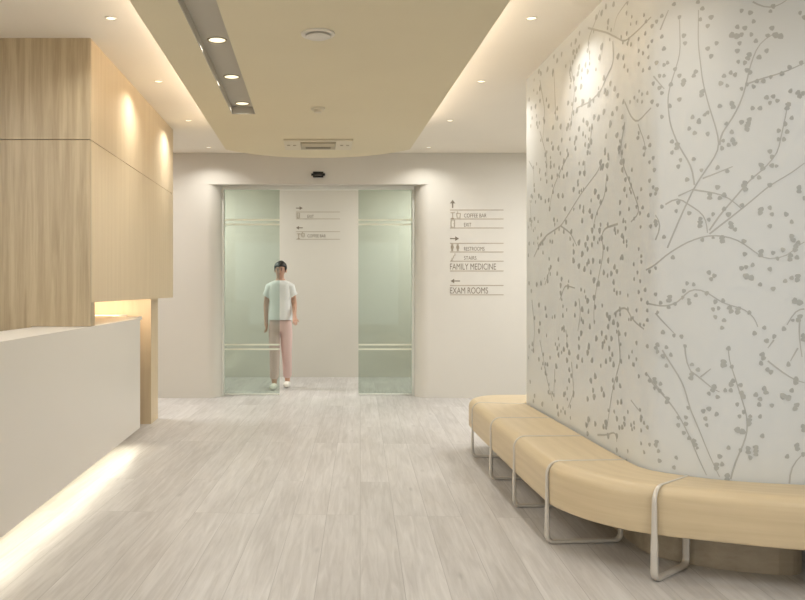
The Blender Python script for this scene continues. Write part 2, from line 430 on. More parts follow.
def twig(bm, pts, w0, w1):
    # subdivide finely so the strip hugs the curve, with a slightly organic bend
    q = []
    for a, b in zip(pts, pts[1:]):
        n = max(2, int(math.dist(a, b)/.03))
        for k in range(n): q.append((a[0]+(b[0]-a[0])*k/n, a[1]+(b[1]-a[1])*k/n))
    q.append(pts[-1])
    for _ in range(2): q = [q[0]] + [((q[i-1][0]+2*q[i][0]+q[i+1][0])/4, (q[i-1][1]+2*q[i][1]+q[i+1][1])/4) for i in range(1, len(q)-1)] + [q[-1]]
    N = len(q); L = []; R = []
    for i, p in enumerate(q):
        a = q[max(0, i-1)]; b = q[min(N-1, i+1)]; dx, dy = b[0]-a[0], b[1]-a[1]; l = math.hypot(dx, dy) or 1
        w = (w0+(w1-w0)*i/(N-1))/2
        L.append((p[0]-dy/l*w, p[1]+dx/l*w)); R.append((p[0]+dy/l*w, p[1]-dx/l*w))
    for i in range(N-1):
        ps = (L[i], R[i], R[i+1], L[i+1])
        if all(.32 < p[1] < ZC-.005 and p[0] > .01 for p in ps): wquad(bm, ps, .0012, 2)
BRANCHES = [[(2.327,1.462),(2.376,1.581),(2.415,1.671),(2.449,1.747),(2.487,1.803),(2.548,1.898),(2.544,1.957),(2.524,2.036),(2.507,2.092),(2.479,2.215),(2.46,2.396),(2.462,2.546)],[(2.548,1.92),(2.552,1.974),(2.601,2.033),(2.645,2.138),(2.671,2.27),(2.705,2.365),(2.757,2.396)],[(2.445,1.747),(2.433,1.837),(2.376,1.933),(2.336,2.05),(2.327,2.178),(2.385,2.359),(2.381,2.517)],[(2.479,1.774),(2.54,1.795),(2.601,1.82)],[(2.445,1.724),(2.532,1.705),(2.584,1.684),(2.637,1.628)],[(2.318,1.666),(2.376,1.701),(2.415,1.659),(2.47,1.626),(2.495,1.584),(2.499,1.525)],[(2.376,1.701),(2.441,1.729)],[(2.507,1.52),(2.593,1.591),(2.681,1.667),(2.749,1.731),(2.837,1.782),(2.888,1.824)],[(2.211,1.361),(2.27,1.379),(2.318,1.429),(2.376,1.462),(2.415,1.487),(2.503,1.516),(2.593,1.504),(2.645,1.474),(2.705,1.421),(2.741,1.396),(2.827,1.416),(2.853,1.457),(2.888,1.477)],[(2.507,1.536),(2.548,1.604),(2.609,1.678),(2.645,1.726),(2.681,1.769),(2.713,1.79),(2.785,1.874),(2.789,1.931),(2.809,2.008),(2.821,2.096)],[(2.653,2.184),(2.723,2.208),(2.793,2.222),(2.853,2.248),(2.888,2.264)],[(2.681,2.55),(2.723,2.52),(2.775,2.516),(2.817,2.546)],[(2.211,1.203),(2.27,1.194),(2.318,1.186),(2.376,1.205),(2.404,1.247),(2.441,1.276),(2.503,1.256),(2.54,1.217),(2.593,1.194),(2.653,1.181),(2.689,1.141),(2.701,1.102)],[(2.27,1.156),(2.318,1.104),(2.357,1.065)],[(2.404,1.007),(2.409,0.926),(2.437,0.88)],[(2.304,0.983),(2.336,0.929),(2.376,0.871),(2.404,0.813),(2.424,0.724),(2.46,0.639),(2.503,0.524),(2.548,0.421)],[(2.238,0.836),(2.318,0.764),(2.376,0.69),(2.424,0.594),(2.46,0.499),(2.495,0.423)],[(2.593,0.416),(2.609,0.494),(2.645,0.574),(2.665,0.663),(2.649,0.739),(2.628,0.806),(2.605,0.893),(2.584,0.951),(2.584,1.014)],[(2.428,0.893),(2.479,0.857),(2.513,0.821),(2.548,0.805)],[(2.47,0.868),(2.513,0.908)],[(2.741,0.951),(2.801,0.899),(2.853,0.866),(2.888,0.858)],[(2.827,0.412),(2.831,0.489),(2.878,0.54)],[(2.869,1.151),(2.865,1.056),(2.878,0.971)],[(2.861,1.01),(2.831,0.952)],[(2.888,1.182),(2.853,1.182),(2.817,1.111)],[(2.765,1.044),(2.741,1.008)],[(1.414,2.783),(1.726,2.656),(1.988,2.524),(2.167,2.532),(2.245,2.565)],[(1.816,2.582),(1.831,2.462),(1.726,2.421),(1.632,2.363),(1.449,2.346),(1.212,2.365)],[(1.988,2.22),(2.066,2.127),(2.145,2.078),(2.245,2.132)],[(2.145,2.075),(2.167,2.037),(2.211,1.966),(2.203,1.915)],[(2.259,2.28),(2.313,2.208)],[(2.015,2.718),(1.861,2.694),(1.831,2.636)],[(0.326,1.578),(0.558,1.641),(0.884,1.677),(1.033,1.734),(1.287,1.836),(1.6,1.932),(1.632,1.966)],[(0.884,1.677),(1.084,1.618),(1.212,1.53)],[(1.033,2.11),(0.862,2.029),(0.703,1.938),(0.607,1.801)],[(0.074,2.226),(0.217,2.138),(0.217,1.981)],[(0.379,2.39),(0.558,2.176),(0.558,2.046)],[(1.483,2.212),(1.449,2.081)],[(1.36,2.02),(1.36,1.956)],[(1.988,2.118),(1.953,2.048),(1.918,1.988),(1.974,1.886),(2.066,1.788),(2.134,1.696),(2.167,1.639),(2.066,1.604)],[(1.726,1.892),(1.695,1.776),(1.559,1.697),(1.483,1.59)],[(1.89,1.608),(1.695,1.602),(1.632,1.568),(1.68,1.483),(1.632,1.397),(1.559,1.276),(1.517,1.179),(1.517,1.094)],[(1.831,1.138),(1.918,1.167),(2.015,1.179),(2.066,1.126),(2.196,1.077)],[(1.89,1.052),(1.932,0.91),(1.861,0.809),(1.802,0.72),(1.764,0.611),(1.726,0.524)],[(1.25,1.213),(1.287,1.136),(1.231,1.017)],[(0.496,0.732),(0.607,0.596),(0.703,0.521)],[(0.749,0.74),(0.726,0.585)],[(1.106,0.819),(1.153,0.636),(1.033,0.524)],[(1.577,0.454),(1.726,0.481),(1.861,0.524),(1.875,0.472)],[(2.211,0.867),(2.27,0.82),(2.313,0.773)],[(2.066,0.717),(2.167,0.673)],[(0.217,1.503),(0.353,1.576),(0.533,1.622)],[(0.508,1.298),(0.655,1.425)],[(0.379,2.751),(0.508,2.51),(0.457,2.312)],[(0.772,2.385),(0.726,2.727)],[(1.073,2.259),(1.173,2.483),(1.073,2.695)],[(0.16,1.189),(0.244,0.972),(0.189,0.808)],[(0.862,1.199),(0.97,1.295),(1.173,1.276)],[(0.103,1.932),(0.16,1.704)],[(0.379,0.908),(0.533,0.698)],[(0.991,1.011),(1.033,0.887)],[(2.27,1.502),(2.304,1.571),(2.27,1.62)],[(1.449,2.587),(1.414,2.713),(1.616,2.816)],[(2.294,2.49),(2.332,2.574)]]
LEAVES = [(2.636,2.515,1),(2.671,2.502,1),(2.684,2.462,1),(2.619,2.444,1),(2.606,2.407,3),(2.628,2.37,1),(2.649,2.436,1),(2.675,2.405,1),(2.693,2.374,1),(2.619,2.337,1),(2.636,2.408,1),(2.757,2.426,1),(2.74,2.394,1),(2.779,2.391,3),(2.736,2.327,1),(2.706,2.301,1),(2.667,2.309,2),(2.649,2.281,1),(2.623,2.288,1),(2.658,2.247,1),(2.671,2.236,1),(2.61,2.231,1),(2.593,2.242,1),(2.579,2.185,1),(2.566,2.23,1),(2.553,2.198,1),(2.636,2.166,1),(2.658,2.184,1),(2.684,2.172,1),(2.697,2.195,1),(2.723,2.193,1),(2.753,2.21,1),(2.797,2.222,1),(2.827,2.249,1),(2.874,2.265,1),(2.762,2.522,1),(2.87,2.485,1),(2.887,2.464,1),(2.68,2.076,1),(2.71,2.074,1),(2.736,2.12,1),(2.762,2.123,1),(2.749,2.095,1),(2.779,2.103,1),(2.831,2.143,1),(2.861,2.127,2),(2.883,2.131,1),(2.823,2.077,2),(2.836,2.024,1),(2.81,2.001,1),(2.597,2.096,2),(2.549,2.096,1),(2.5,2.072,1),(2.478,2.164,2),(2.536,2.382,1),(2.514,2.503,1),(2.5,2.466,1),(2.478,2.549,1),(2.46,2.582,1),(2.514,2.326,1),(2.5,2.363,1),(2.4,2.44,1),(2.469,2.501,1),(2.405,2.404,1),(2.381,2.529,1),(2.362,2.292,1),(2.4,2.225,2),(2.381,2.148,1),(2.343,2.224,1),(2.338,2.124,1),(2.442,2.248,1),(2.667,2.018,2),(2.636,2.016,1),(2.575,2.014,1),(2.437,2.059,1),(2.464,2.041,1),(2.381,2.258,1),(2.357,2.595,1),(2.328,2.328,1),(2.54,1.819,1),(2.579,1.801,1),(2.376,1.838,1),(2.414,1.774,1),(2.386,1.867,1),(2.442,1.866,1),(2.348,1.906,1),(2.348,1.957,1),(2.446,1.985,1),(2.423,2.008,1),(2.5,1.975,1),(2.597,1.975,1),(2.54,1.73,1),(2.509,1.693,2),(2.549,1.681,1),(2.566,1.694,1),(2.376,1.672,1),(2.367,1.632,1),(2.423,1.619,1),(2.469,1.567,2),(2.505,1.585,1),(2.522,1.609,1),(2.566,1.631,1),(2.593,1.557,2),(2.61,1.537,1),(2.558,1.495,2),(2.757,1.601,1),(2.714,1.617,2),(2.749,1.63,1),(2.814,1.6,1),(2.836,1.566,1),(2.749,1.549,1),(2.645,1.725,2),(2.649,1.745,1),(2.706,1.766,1),(2.68,1.768,1),(2.714,1.814,2),(2.757,1.817,1),(2.757,1.856,1),(2.749,1.88,1),(2.784,1.97,1),(2.818,1.964,1),(2.784,1.932,1),(2.805,1.931,1),(2.81,1.997,1),(2.866,1.709,2),(2.887,1.67,1),(2.836,1.494,2),(2.853,1.451,2),(2.601,1.931,2),(2.584,1.918,1),(2.658,1.991,2),(2.636,2.017,1),(2.645,1.483,1),(2.749,1.731,1),(2.464,2.033,1),(2.558,1.905,1),(2.371,1.934,2),(2.558,1.486,1),(2.649,1.426,1),(2.714,1.43,2),(2.762,1.43,1),(2.801,1.443,1),(2.831,1.41,2),(2.857,1.409,1),(2.779,1.405,1),(2.749,1.358,1),(2.654,1.368,1),(2.68,1.377,1),(2.636,1.363,1),(2.662,1.324,3),(2.71,1.29,1),(2.762,1.271,1),(2.81,1.305,1),(2.836,1.319,1),(2.861,1.319,2),(2.857,1.214,3),(2.505,1.345,1),(2.527,1.33,1),(2.514,1.315,1),(2.414,1.296,1),(2.442,1.291,1),(2.4,1.261,1),(2.395,1.231,1),(2.451,1.241,1),(2.423,1.206,1),(2.338,1.226,2),(2.362,1.201,1),(2.333,1.185,1),(2.496,1.251,1),(2.531,1.212,1),(2.562,1.217,1),(2.522,1.178,1),(2.544,1.183,1),(2.588,1.179,2),(2.623,1.174,2),(2.667,1.165,1),(2.531,1.143,1),(2.566,1.129,1),(2.558,1.095,1),(2.688,1.073,1),(2.727,1.098,1),(2.766,1.06,1),(2.736,1.04,1),(2.805,1.094,1),(2.87,1.142,2),(2.883,1.057,2),(2.719,0.972,2),(2.714,0.939,1),(2.823,0.941,1),(2.566,0.934,2),(2.597,0.921,1),(2.584,1.003,1),(2.405,1.006,1),(2.39,1.05,1),(2.357,1.054,1),(2.323,0.997,1),(2.343,0.963,1),(2.323,0.911,1),(2.478,1.494,1),(2.352,1.417,1),(2.562,0.935,2),(2.714,0.94,1),(2.823,0.937,1),(2.74,0.912,1),(2.753,0.902,1),(2.853,0.866,2),(2.46,0.901,1),(2.433,0.869,2),(2.527,0.821,2),(2.505,0.795,1),(2.54,0.782,1),(2.571,0.814,1),(2.593,0.815,1),(2.632,0.84,1),(2.601,0.849,2),(2.636,0.797,2),(2.693,0.799,1),(2.727,0.82,2),(2.71,0.781,1),(2.706,0.756,1),(2.757,0.754,1),(2.81,0.794,3),(2.836,0.823,1),(2.857,0.752,2),(2.619,0.753,1),(2.628,0.7,1),(2.645,0.72,1),(2.667,0.677,2),(2.71,0.703,1),(2.628,0.636,3),(2.584,0.556,1),(2.719,0.617,1),(2.662,0.551,2),(2.693,0.558,2),(2.693,0.534,1),(2.671,0.518,1),(2.632,0.549,1),(2.549,0.514,1),(2.558,0.48,1),(2.536,0.468,2),(2.505,0.726,1),(2.482,0.714,1),(2.536,0.704,1),(2.491,0.68,1),(2.496,0.651,1),(2.419,0.723,1),(2.409,0.678,1),(2.409,0.648,1),(2.376,0.674,1),(2.376,0.639,1),(2.4,0.606,1),(2.423,0.584,1),(2.442,0.566,2),(2.367,0.487,1),(2.357,0.44,1),(2.328,0.75,2),(2.818,0.531,1),(2.857,0.575,2),(2.883,0.543,1),(2.883,0.658,2),(2.579,0.424,2),(2.013,2.663,1),(1.647,2.789,1),(1.559,2.795,1),(1.748,2.708,1),(1.829,2.772,1),(2.198,2.589,1),(2.13,2.575,1),(2.213,2.553,1),(2.276,2.534,1),(2.251,2.52,1),(2.302,2.553,1),(2.206,2.498,1),(2.153,2.488,1),(2.069,2.487,1),(2.251,2.448,1),(2.302,2.456,1),(2.228,2.429,1),(2.312,2.397,1),(2.153,2.43,1),(2.19,2.408,1),(2.228,2.377,1),(2.276,2.339,1),(2.312,2.321,1),(2.236,2.323,1),(2.153,2.366,1),(2.19,2.325,1),(1.984,2.403,1),(2.028,2.369,1),(1.892,2.479,1),(1.969,2.451,1),(1.613,2.554,1),(1.647,2.604,1),(1.212,2.71,1),(1.149,2.722,1),(1.411,2.531,1),(1.373,2.58,1),(1.084,2.634,1),(1.233,2.567,1),(1.253,2.6,1),(1.191,2.486,1),(1.294,2.473,1),(1.681,2.422,1),(1.698,2.347,1),(1.781,2.367,1),(1.845,2.322,1),(1.892,2.276,1),(1.732,2.327,1),(1.595,2.354,1),(1.449,2.352,1),(1.314,2.365,1),(1.191,2.42,1),(2.056,2.204,1),(1.969,2.225,1),(2.141,2.19,1),(2.182,2.212,1),(2.221,2.208,1),(2.182,2.175,1),(2.251,2.16,1),(2.258,2.245,1),(2.302,2.191,1),(2.291,2.274,1),(2.312,2.27,1),(2.281,2.138,1),(2.302,2.079,1),(1.954,2.151,1),(1.813,2.198,1),(1.877,2.212,1),(1.781,2.147,1),(1.681,2.239,1),(1.523,2.243,1),(1.595,2.222,1),(1.334,2.265,1),(1.411,2.229,1),(1.149,2.35,1),(1.212,2.349,1),(1.04,2.435,1),(1.084,2.526,1),(0.806,2.39,1),(0.806,2.454,1),(0.603,2.515,1),(0.384,2.603,1),(0.384,2.688,1),(0.267,2.591,1),(0.55,2.571,1),(0.412,2.787,1),(0.577,2.773,1),(0.707,2.723,1),(0.806,2.767,1),(0.732,2.817,1),(0.902,2.781,1),(1.191,2.775,1),(1.411,2.833,1),(1.715,2.801,1),(0.355,2.818,1),(0.084,2.682,1),(0.146,2.603,1),(1.487,2.195,1),(0.297,2.46,1),(1.04,2.293,1),(1.969,2.092,1),(0.496,2.434,1),(1.781,2.155,1),(1.715,2.098,1),(1.877,2.072,1),(1.908,1.999,1),(1.954,1.969,1),(1.999,1.994,1),(1.698,2.018,2),(1.748,1.981,2),(1.732,1.937,1),(1.664,1.941,1),(1.63,1.97,1),(1.411,2.061,1),(1.43,2.096,1),(1.468,2.114,1),(1.191,2.185,1),(1.17,2.162,1),(1.253,2.231,1),(1.017,2.279,1),(0.879,2.32,1),(0.707,2.348,1),(0.831,2.189,1),(0.707,2.211,1),(1.04,2.111,1),(0.949,2.085,1),(0.732,2.091,1),(0.655,2.095,1),(0.523,2.198,1),(0.55,2.119,1),(0.523,2.063,1),(0.681,2.019,1),(1.353,1.95,1),(1.274,1.962,1),(1.334,2.011,1),(0.949,1.988,1),(1.017,1.992,1),(1.233,1.909,2),(1.149,1.88,1),(0.926,1.867,1),(0.831,1.878,1),(0.412,1.911,1),(0.355,1.933,1),(0.238,1.986,1),(0.146,1.957,1),(0.523,1.876,1),(0.629,1.813,1),(0.732,1.731,1),(0.603,1.875,1),(0.972,1.779,1),(0.995,1.694,1),(0.238,1.781,1),(0.115,1.784,1),(1.274,1.761,1),(1.334,1.73,1),(1.449,1.718,1),(1.487,1.684,1),(1.314,1.674,1),(1.541,1.819,1),(1.595,1.783,1),(1.732,1.866,1),(1.715,1.81,1),(1.63,1.749,1),(1.969,1.922,1),(1.954,1.88,1),(1.939,1.921,1),(2.081,1.861,1),(1.999,1.824,1),(2.043,1.823,1),(2.069,1.788,1),(1.984,1.776,1),(2.013,1.74,1),(2.069,1.75,1),(2.175,1.753,1),(2.141,1.715,1),(2.13,1.673,1),(2.165,1.638,1),(2.105,1.617,1),(2.043,1.671,1),(1.923,1.717,1),(1.923,1.661,1),(1.969,1.618,1),(1.999,1.577,1),(1.954,1.542,1),(2.013,1.51,1),(2.013,1.488,1),(1.845,1.583,1),(1.613,1.594,1),(1.487,1.604,1),(1.523,1.558,1),(1.647,1.55,1),(1.411,1.565,1),(1.487,1.523,1),(1.373,1.529,1),(1.253,1.549,1),(1.411,1.502,1),(0.949,1.636,1),(1.106,1.625,1),(2.228,1.995,1),(2.153,2.03,1),(2.206,1.947,1),(2.198,1.917,1),(2.258,1.892,1),(2.236,1.875,1),(2.265,1.834,1),(2.236,1.787,1),(2.258,1.753,1),(2.276,1.741,1),(2.271,1.721,1),(2.243,1.719,1),(2.302,1.657,1),(2.228,1.622,1),(2.271,1.583,2),(2.243,1.569,1),(2.312,1.514,1),(2.153,1.465,1),(0.084,1.609,1),(0.412,1.59,1),(0.831,1.462,1),(1.149,1.444,1),(1.149,1.497,1),(1.314,1.477,1),(1.253,1.408,1),(1.353,1.386,1),(1.505,1.431,1),(1.43,1.428,1),(1.523,1.32,1),(1.595,1.301,1),(1.748,1.423,1),(1.829,1.306,1),(1.845,1.385,1),(1.877,1.362,1),(1.797,1.352,1),(1.681,1.36,1),(1.877,1.249,1),(2.028,1.238,1),(2.105,1.319,1),(2.165,1.308,1),(2.175,1.429,1),(2.175,1.402,1),(2.141,1.351,1),(2.206,1.266,1),(2.153,1.255,1),(2.175,1.219,1),(2.271,1.245,1),(2.296,1.205,1),(2.221,1.204,1),(2.221,1.167,1),(2.281,1.159,1),(2.221,1.121,1),(2.307,1.067,1),(2.13,1.165,1),(2.13,1.006,1),(2.221,0.996,1),(2.281,1.0,2),(2.281,0.974,1),(1.999,1.041,1),(1.908,1.041,1),(1.647,1.027,1),(1.559,0.992,1),(1.715,1.007,1),(1.797,1.006,1),(1.664,0.962,2),(1.765,0.952,1),(1.43,0.933,1),(1.411,0.901,1),(1.487,0.863,1),(1.314,0.848,1),(1.233,0.86,1),(1.253,0.921,1),(1.017,0.917,1),(0.949,0.885,1),(0.806,0.881,1),(1.062,0.873,1),(1.017,0.822,1),(0.831,0.84,1),(0.577,0.753,1),(0.782,0.765,1),(0.355,0.77,1),(0.207,0.821,1),(0.177,0.866,1),(0.523,1.137,1),(0.355,1.156,1),(0.384,1.026,1),(0.238,1.059,1),(0.55,1.085,1),(0.355,0.971,1),(0.949,1.016,2),(1.191,1.179,1),(1.314,1.149,1),(1.411,1.202,1),(1.541,1.168,1),(1.523,1.222,1),(1.449,1.053,1),(1.294,1.007,1),(1.748,1.067,1),(1.861,1.135,1),(1.923,1.165,1),(2.028,1.168,1),(2.069,1.12,1),(1.829,1.094,1),(1.892,1.085,1),(2.093,1.126,1),(2.165,1.097,1),(2.043,0.929,1),(2.081,0.959,1),(2.13,0.926,1),(2.105,0.897,1),(1.939,0.898,1),(1.829,0.871,1),(1.715,0.878,1),(1.781,0.895,1),(0.412,1.31,1),(0.297,1.303,1),(0.577,1.353,1),(0.577,1.324,1),(0.655,1.418,1),(0.806,1.371,1),(0.902,1.334,1),(0.879,1.293,1),(0.879,1.244,1),(1.04,1.285,1),(0.084,1.312,1),(0.146,1.256,1),(1.954,1.432,1),(2.236,1.354,1),(2.271,1.369,1),(1.732,1.131,1),(1.765,1.115,1),(1.541,0.778,1),(1.647,0.718,1),(1.505,0.694,1),(1.523,0.66,1),(1.411,0.632,1),(1.681,0.693,1),(1.468,0.745,1),(1.212,0.801,1),(1.062,0.766,1),(1.062,0.699,1),(1.149,0.629,2),(0.949,0.596,1),(0.806,0.499,1),(0.238,0.494,1),(0.207,0.451,1),(0.44,0.461,1),(0.831,0.453,1),(0.115,0.582,1),(0.523,0.69,1),(0.782,0.76,1),(1.877,0.798,1),(1.923,0.77,1),(1.829,0.752,1),(1.892,0.681,1),(2.028,0.652,1),(2.093,0.897,1),(2.153,0.845,1),(1.939,0.688,1),(2.213,0.862,1),(2.236,0.833,1),(2.265,0.836,2),(2.296,0.824,1),(2.265,0.8,1),(2.291,0.792,1),(2.165,0.683,1),(1.877,0.594,1),(1.984,0.612,1),(2.175,0.643,2),(2.105,0.61,1),(2.069,0.593,1),(2.081,0.574,1),(2.198,0.625,1),(2.221,0.608,1),(2.175,0.585,1),(1.954,0.562,1),(1.984,0.584,1),(1.715,0.545,1),(1.715,0.521,1),(1.43,0.516,1),(1.392,0.478,1),(1.541,0.51,1),(1.411,0.431,1),(1.877,0.504,1),(2.028,0.455,1),(1.877,0.43,1),(1.923,0.395,1),(2.013,0.403,1),(2.175,0.522,1),(2.236,0.528,1),(2.276,0.54,2),(2.198,0.484,1),(2.291,0.461,1),(2.286,0.506,1),(1.748,0.48,1)]
rnd = random.Random(3)
for br in BRANCHES:
    far = br[0][0] < 2.0
    twig(bm, br, (.0075 if not far else .012), .0038 if not far else .007)
    dist = 0; nxt = .04
    for a, b in zip(br, br[1:]):
        l = math.dist(a, b); n = max(1, int(l/.055))
        for k in range(n):
            if rnd.random() < (.16 if not far else .35):
                t = (k+rnd.random())/n; sd = rnd.choice((-1, 1)); d_ = rnd.uniform(.010, .032)
                ux, uy = (b[0]-a[0])/(l+1e-6), (b[1]-a[1])/(l+1e-6)
                cs, cz = a[0]+(b[0]-a[0])*t-uy*sd*d_, a[1]+(b[1]-a[1])*t+ux*sd*d_
                leaf(bm, cs, cz, rnd.uniform(.007, .0115), rnd.uniform(.75, 1.1), rnd.uniform(0, PI))
for s, z, sz in LEAVES:
    r = (.0105, .0150, .019)[sz-1] * rnd.uniform(.9, 1.1)
    if sz == 3: 
        leaf(bm, s-.008, z+.003, .0145, .9, .3); leaf(bm, s+.012, z-.004, .0135, 1, 1.2)
    elif sz == 2:
        leaf(bm, s, z+.0075, .012, .85, rnd.uniform(0, PI)); leaf(bm, s+rnd.uniform(-.008, .008), z-.0085, .0115, .9, rnd.uniform(0, PI))
    else:
        leaf(bm, s, z, r if s > 2.0 else r*1.15, rnd.uniform(.72, 1.0) if s > 2.0 else rnd.uniform(.95, 1.5), rnd.uniform(-.4, .4))
# the print goes on above and beyond what the traced sprays cover
def spray(s, z, ang, L, depth):
    pts = [(s, z)]
    for k in range(6):
        ang += rnd.uniform(-.22, .22); s += math.cos(ang)*L/6; z += math.sin(ang)*L/6; pts.append((s, z))
    twig(bm, pts, .008*(.6 if depth else 1), .004)
    for p in pts[1:]:
        for _ in range(2): leaf(bm, p[0]+rnd.uniform(-.05, .05), p[1]+rnd.uniform(-.05, .05), rnd.uniform(.010, .015), rnd.uniform(.8, 1), rnd.uniform(0, PI))
        if depth < 2 and rnd.random() < .6: spray(p[0], p[1], ang+rnd.choice((-1, 1))*rnd.uniform(.5, .8), L*.5, depth+1)
for k in range(5): spray(3.42+k*.24, (.45, 1.3, .8, 1.6, .5)[k], rnd.uniform(1.0, 1.6), rnd.uniform(.7, 1.0), 0)
for k in range(250):      # fine scattered buds between the sprays of the long straight stretch
    s = .06+2.15*rnd.random(); z = rnd.uniform(.45, 2.83)
    if math.sin(s*7+z*2.3)+math.sin(z*5-s*3) > -.35: leaf(bm, s, z, rnd.uniform(.008, .0115), rnd.uniform(.8, 1.2), rnd.uniform(-.4, .4))
fw = fin('wall_feature', bm, M['paper'], smooth=True)
fw.data.materials.append(M['leaf']); fw.data.materials.append(M['twig'])
struct(fw, 'curved pearl grey feature wall printed with leafy twigs')
# plinth under it
pts = []
for i in range(0, 60):
    s = i/59*(cum[-1])
    x, y = wall_pt(s, -.012)
    if x < 2.10: pts.append((x, y))
ye = pts[-1][1]
for k in range(1, 9):
    a = k/8*PI/2; pts.append((2.10+.10*math.sin(a), ye+.10*(1-math.cos(a))))
pts += [(2.2, 6.03), (1.585, 6.03)]
bm = bmesh.new(); add_prism(bm, pts, 0.0, .2995)
struct(fin('trim_2', bm, M['plinth']), 'taupe plinth below the feature wall, behind the bench legs')

# ------------------------------------------------------------------ bench
pairs = [((3.4,3.12),(3.4,3.44)), ((2.8,3.13),(2.82,3.45)), ((2.3,3.19),(2.35,3.488)), ((1.997,3.27),(2.09,3.527)), ((1.807,3.335),(1.93,3.568)),
 ((1.624,3.41),(1.80,3.622)), ((1.49,3.47),(1.71,3.685)), ((1.37,3.55),(1.645,3.74)), ((1.30,3.63),(1.605,3.785)), ((1.233,3.74),(1.58,3.84)),
 ((1.178,3.88),(1.568,3.90)), ((1.156,4.03),(1.565,3.99)), ((1.155,4.40),(1.565,4.38)), ((1.162,4.9),(1.572,4.9)), ((1.172,5.5),(1.578,5.5)), ((1.18,5.9),(1.582,5.88)), ((1.19,6.18),(1.584,6.03))]
for k in range(1, 9):
    a = k/8*PI/2; pairs.append(((1.540-.35*math.cos(a), 6.20+.35*math.sin(a)), (1.612-.028*math.cos(a), 6.035+.028*math.sin(a))))
pairs += [((1.9,6.55),(1.9,6.063)), ((2.4,6.55),(2.4,6.063))]
def resample(ps, step=.06):
    out = []
    n = len(ps)
    for i in range(n-1):
        p0, p1, p2, p3 = ps[max(0, i-1)], ps[i], ps[i+1], ps[min(n-1, i+2)]
        L = math.dist(p1[0], p2[0]); m_ = max(1, int(L/step))
        for k in range(m_):
            t = k/m_; r = []
            for j in (0, 1):
                c = []
                for d_ in (0, 1):
                    a, b, c2, e = p0[j][d_], p1[j][d_], p2[j][d_], p3[j][d_]
                    d1 = min(1, L/max(1e-6, math.dist(p0[0], p1[0]))) if p0 is not p1 else 0
                    t1 = (c2-a)/2; t2 = (e-b)/2
                    # limit tangents so uneven spacing does not overshoot
                    ch = abs(c2-b)*1.6+1e-6; t1 = max(-ch, min(ch, t1)); t2 = max(-ch, min(ch, t2))
                    h = (2*t**3-3*t**2+1)*b + (t**3-2*t**2+t)*t1 + (-2*t**3+3*t**2)*c2 + (t**3-t**2)*t2
                    c.append(h)
                r.append(tuple(c))
            out.append(tuple(r))
    out.append(ps[-1]); return out
ST = resample(pairs)
ZT, ZB = .412, .198
def prof(O, I):
    """rounded cross-section from the outer bottom edge up over the seat to the wall"""
    ov, iv = Vector(O), Vector(I); u = (iv-ov).normalized(); W = (iv-ov).length - .010
    pts = []
    def P(d, z): q = ov+u*d; pts.append((q.x, q.y, z))
    P(.012, ZB); P(.003, ZB+.004); P(0, ZB+.014)
    P(0, ZB+.05); P(0, ZT-.08)
    r = .060
    for k in range(9):
        a = k/8*PI/2; P(r-r*math.cos(a), ZT-r+r*math.sin(a)-.0)
    for f in (.35, .6, .85): P(r+(W-r)*f, ZT)
    P(W-.004, ZT); P(W, ZT-.004); P(W, ZB+.05); P(W, ZB)
    return pts
bench = empty('bench', (1.36, 4.6, 0)); tag(bench, 'long curved pale oak bench on steel loop legs along the patterned wall', 'bench')
bm = bmesh.new(); uvl = bm.loops.layers.uv.new('UVMap'); rings = []; S = 0; lastO = None; su = []
for O, I in ST:
    if lastO: S += math.dist(O, lastO)
    lastO = O; su.append(S)
    rings.append([bm.verts.new((p[0]-1.36, p[1]-4.6, p[2])) for p in prof(O, I)])
NP = len(rings[0]); vprof = [0]
pp = prof(*ST[20])
for a, b in zip(pp, pp[1:]): vprof.append(vprof[-1]+math.dist(a, b))
vprof.append(vprof[-1]+.35)
for i in range(len(rings)-1):
    for k in range(NP):
        k2 = (k+1) % NP
        f = bm.faces.new((rings[i][k], rings[i+1][k], rings[i+1][k2], rings[i][k2]))
        for lp, (uu, vv) in zip(f.loops, ((su[i], vprof[k]), (su[i+1], vprof[k]), (su[i+1], vprof[k+1]), (su[i], vprof[k+1]))): lp[uvl].uv = (uu, vv)
        f.smooth = True
bm.faces.new(rings[0][::-1]); bm.faces.new(rings[-1])
seat = fin('seat', bm, M['oakb'], bench, smooth=True)
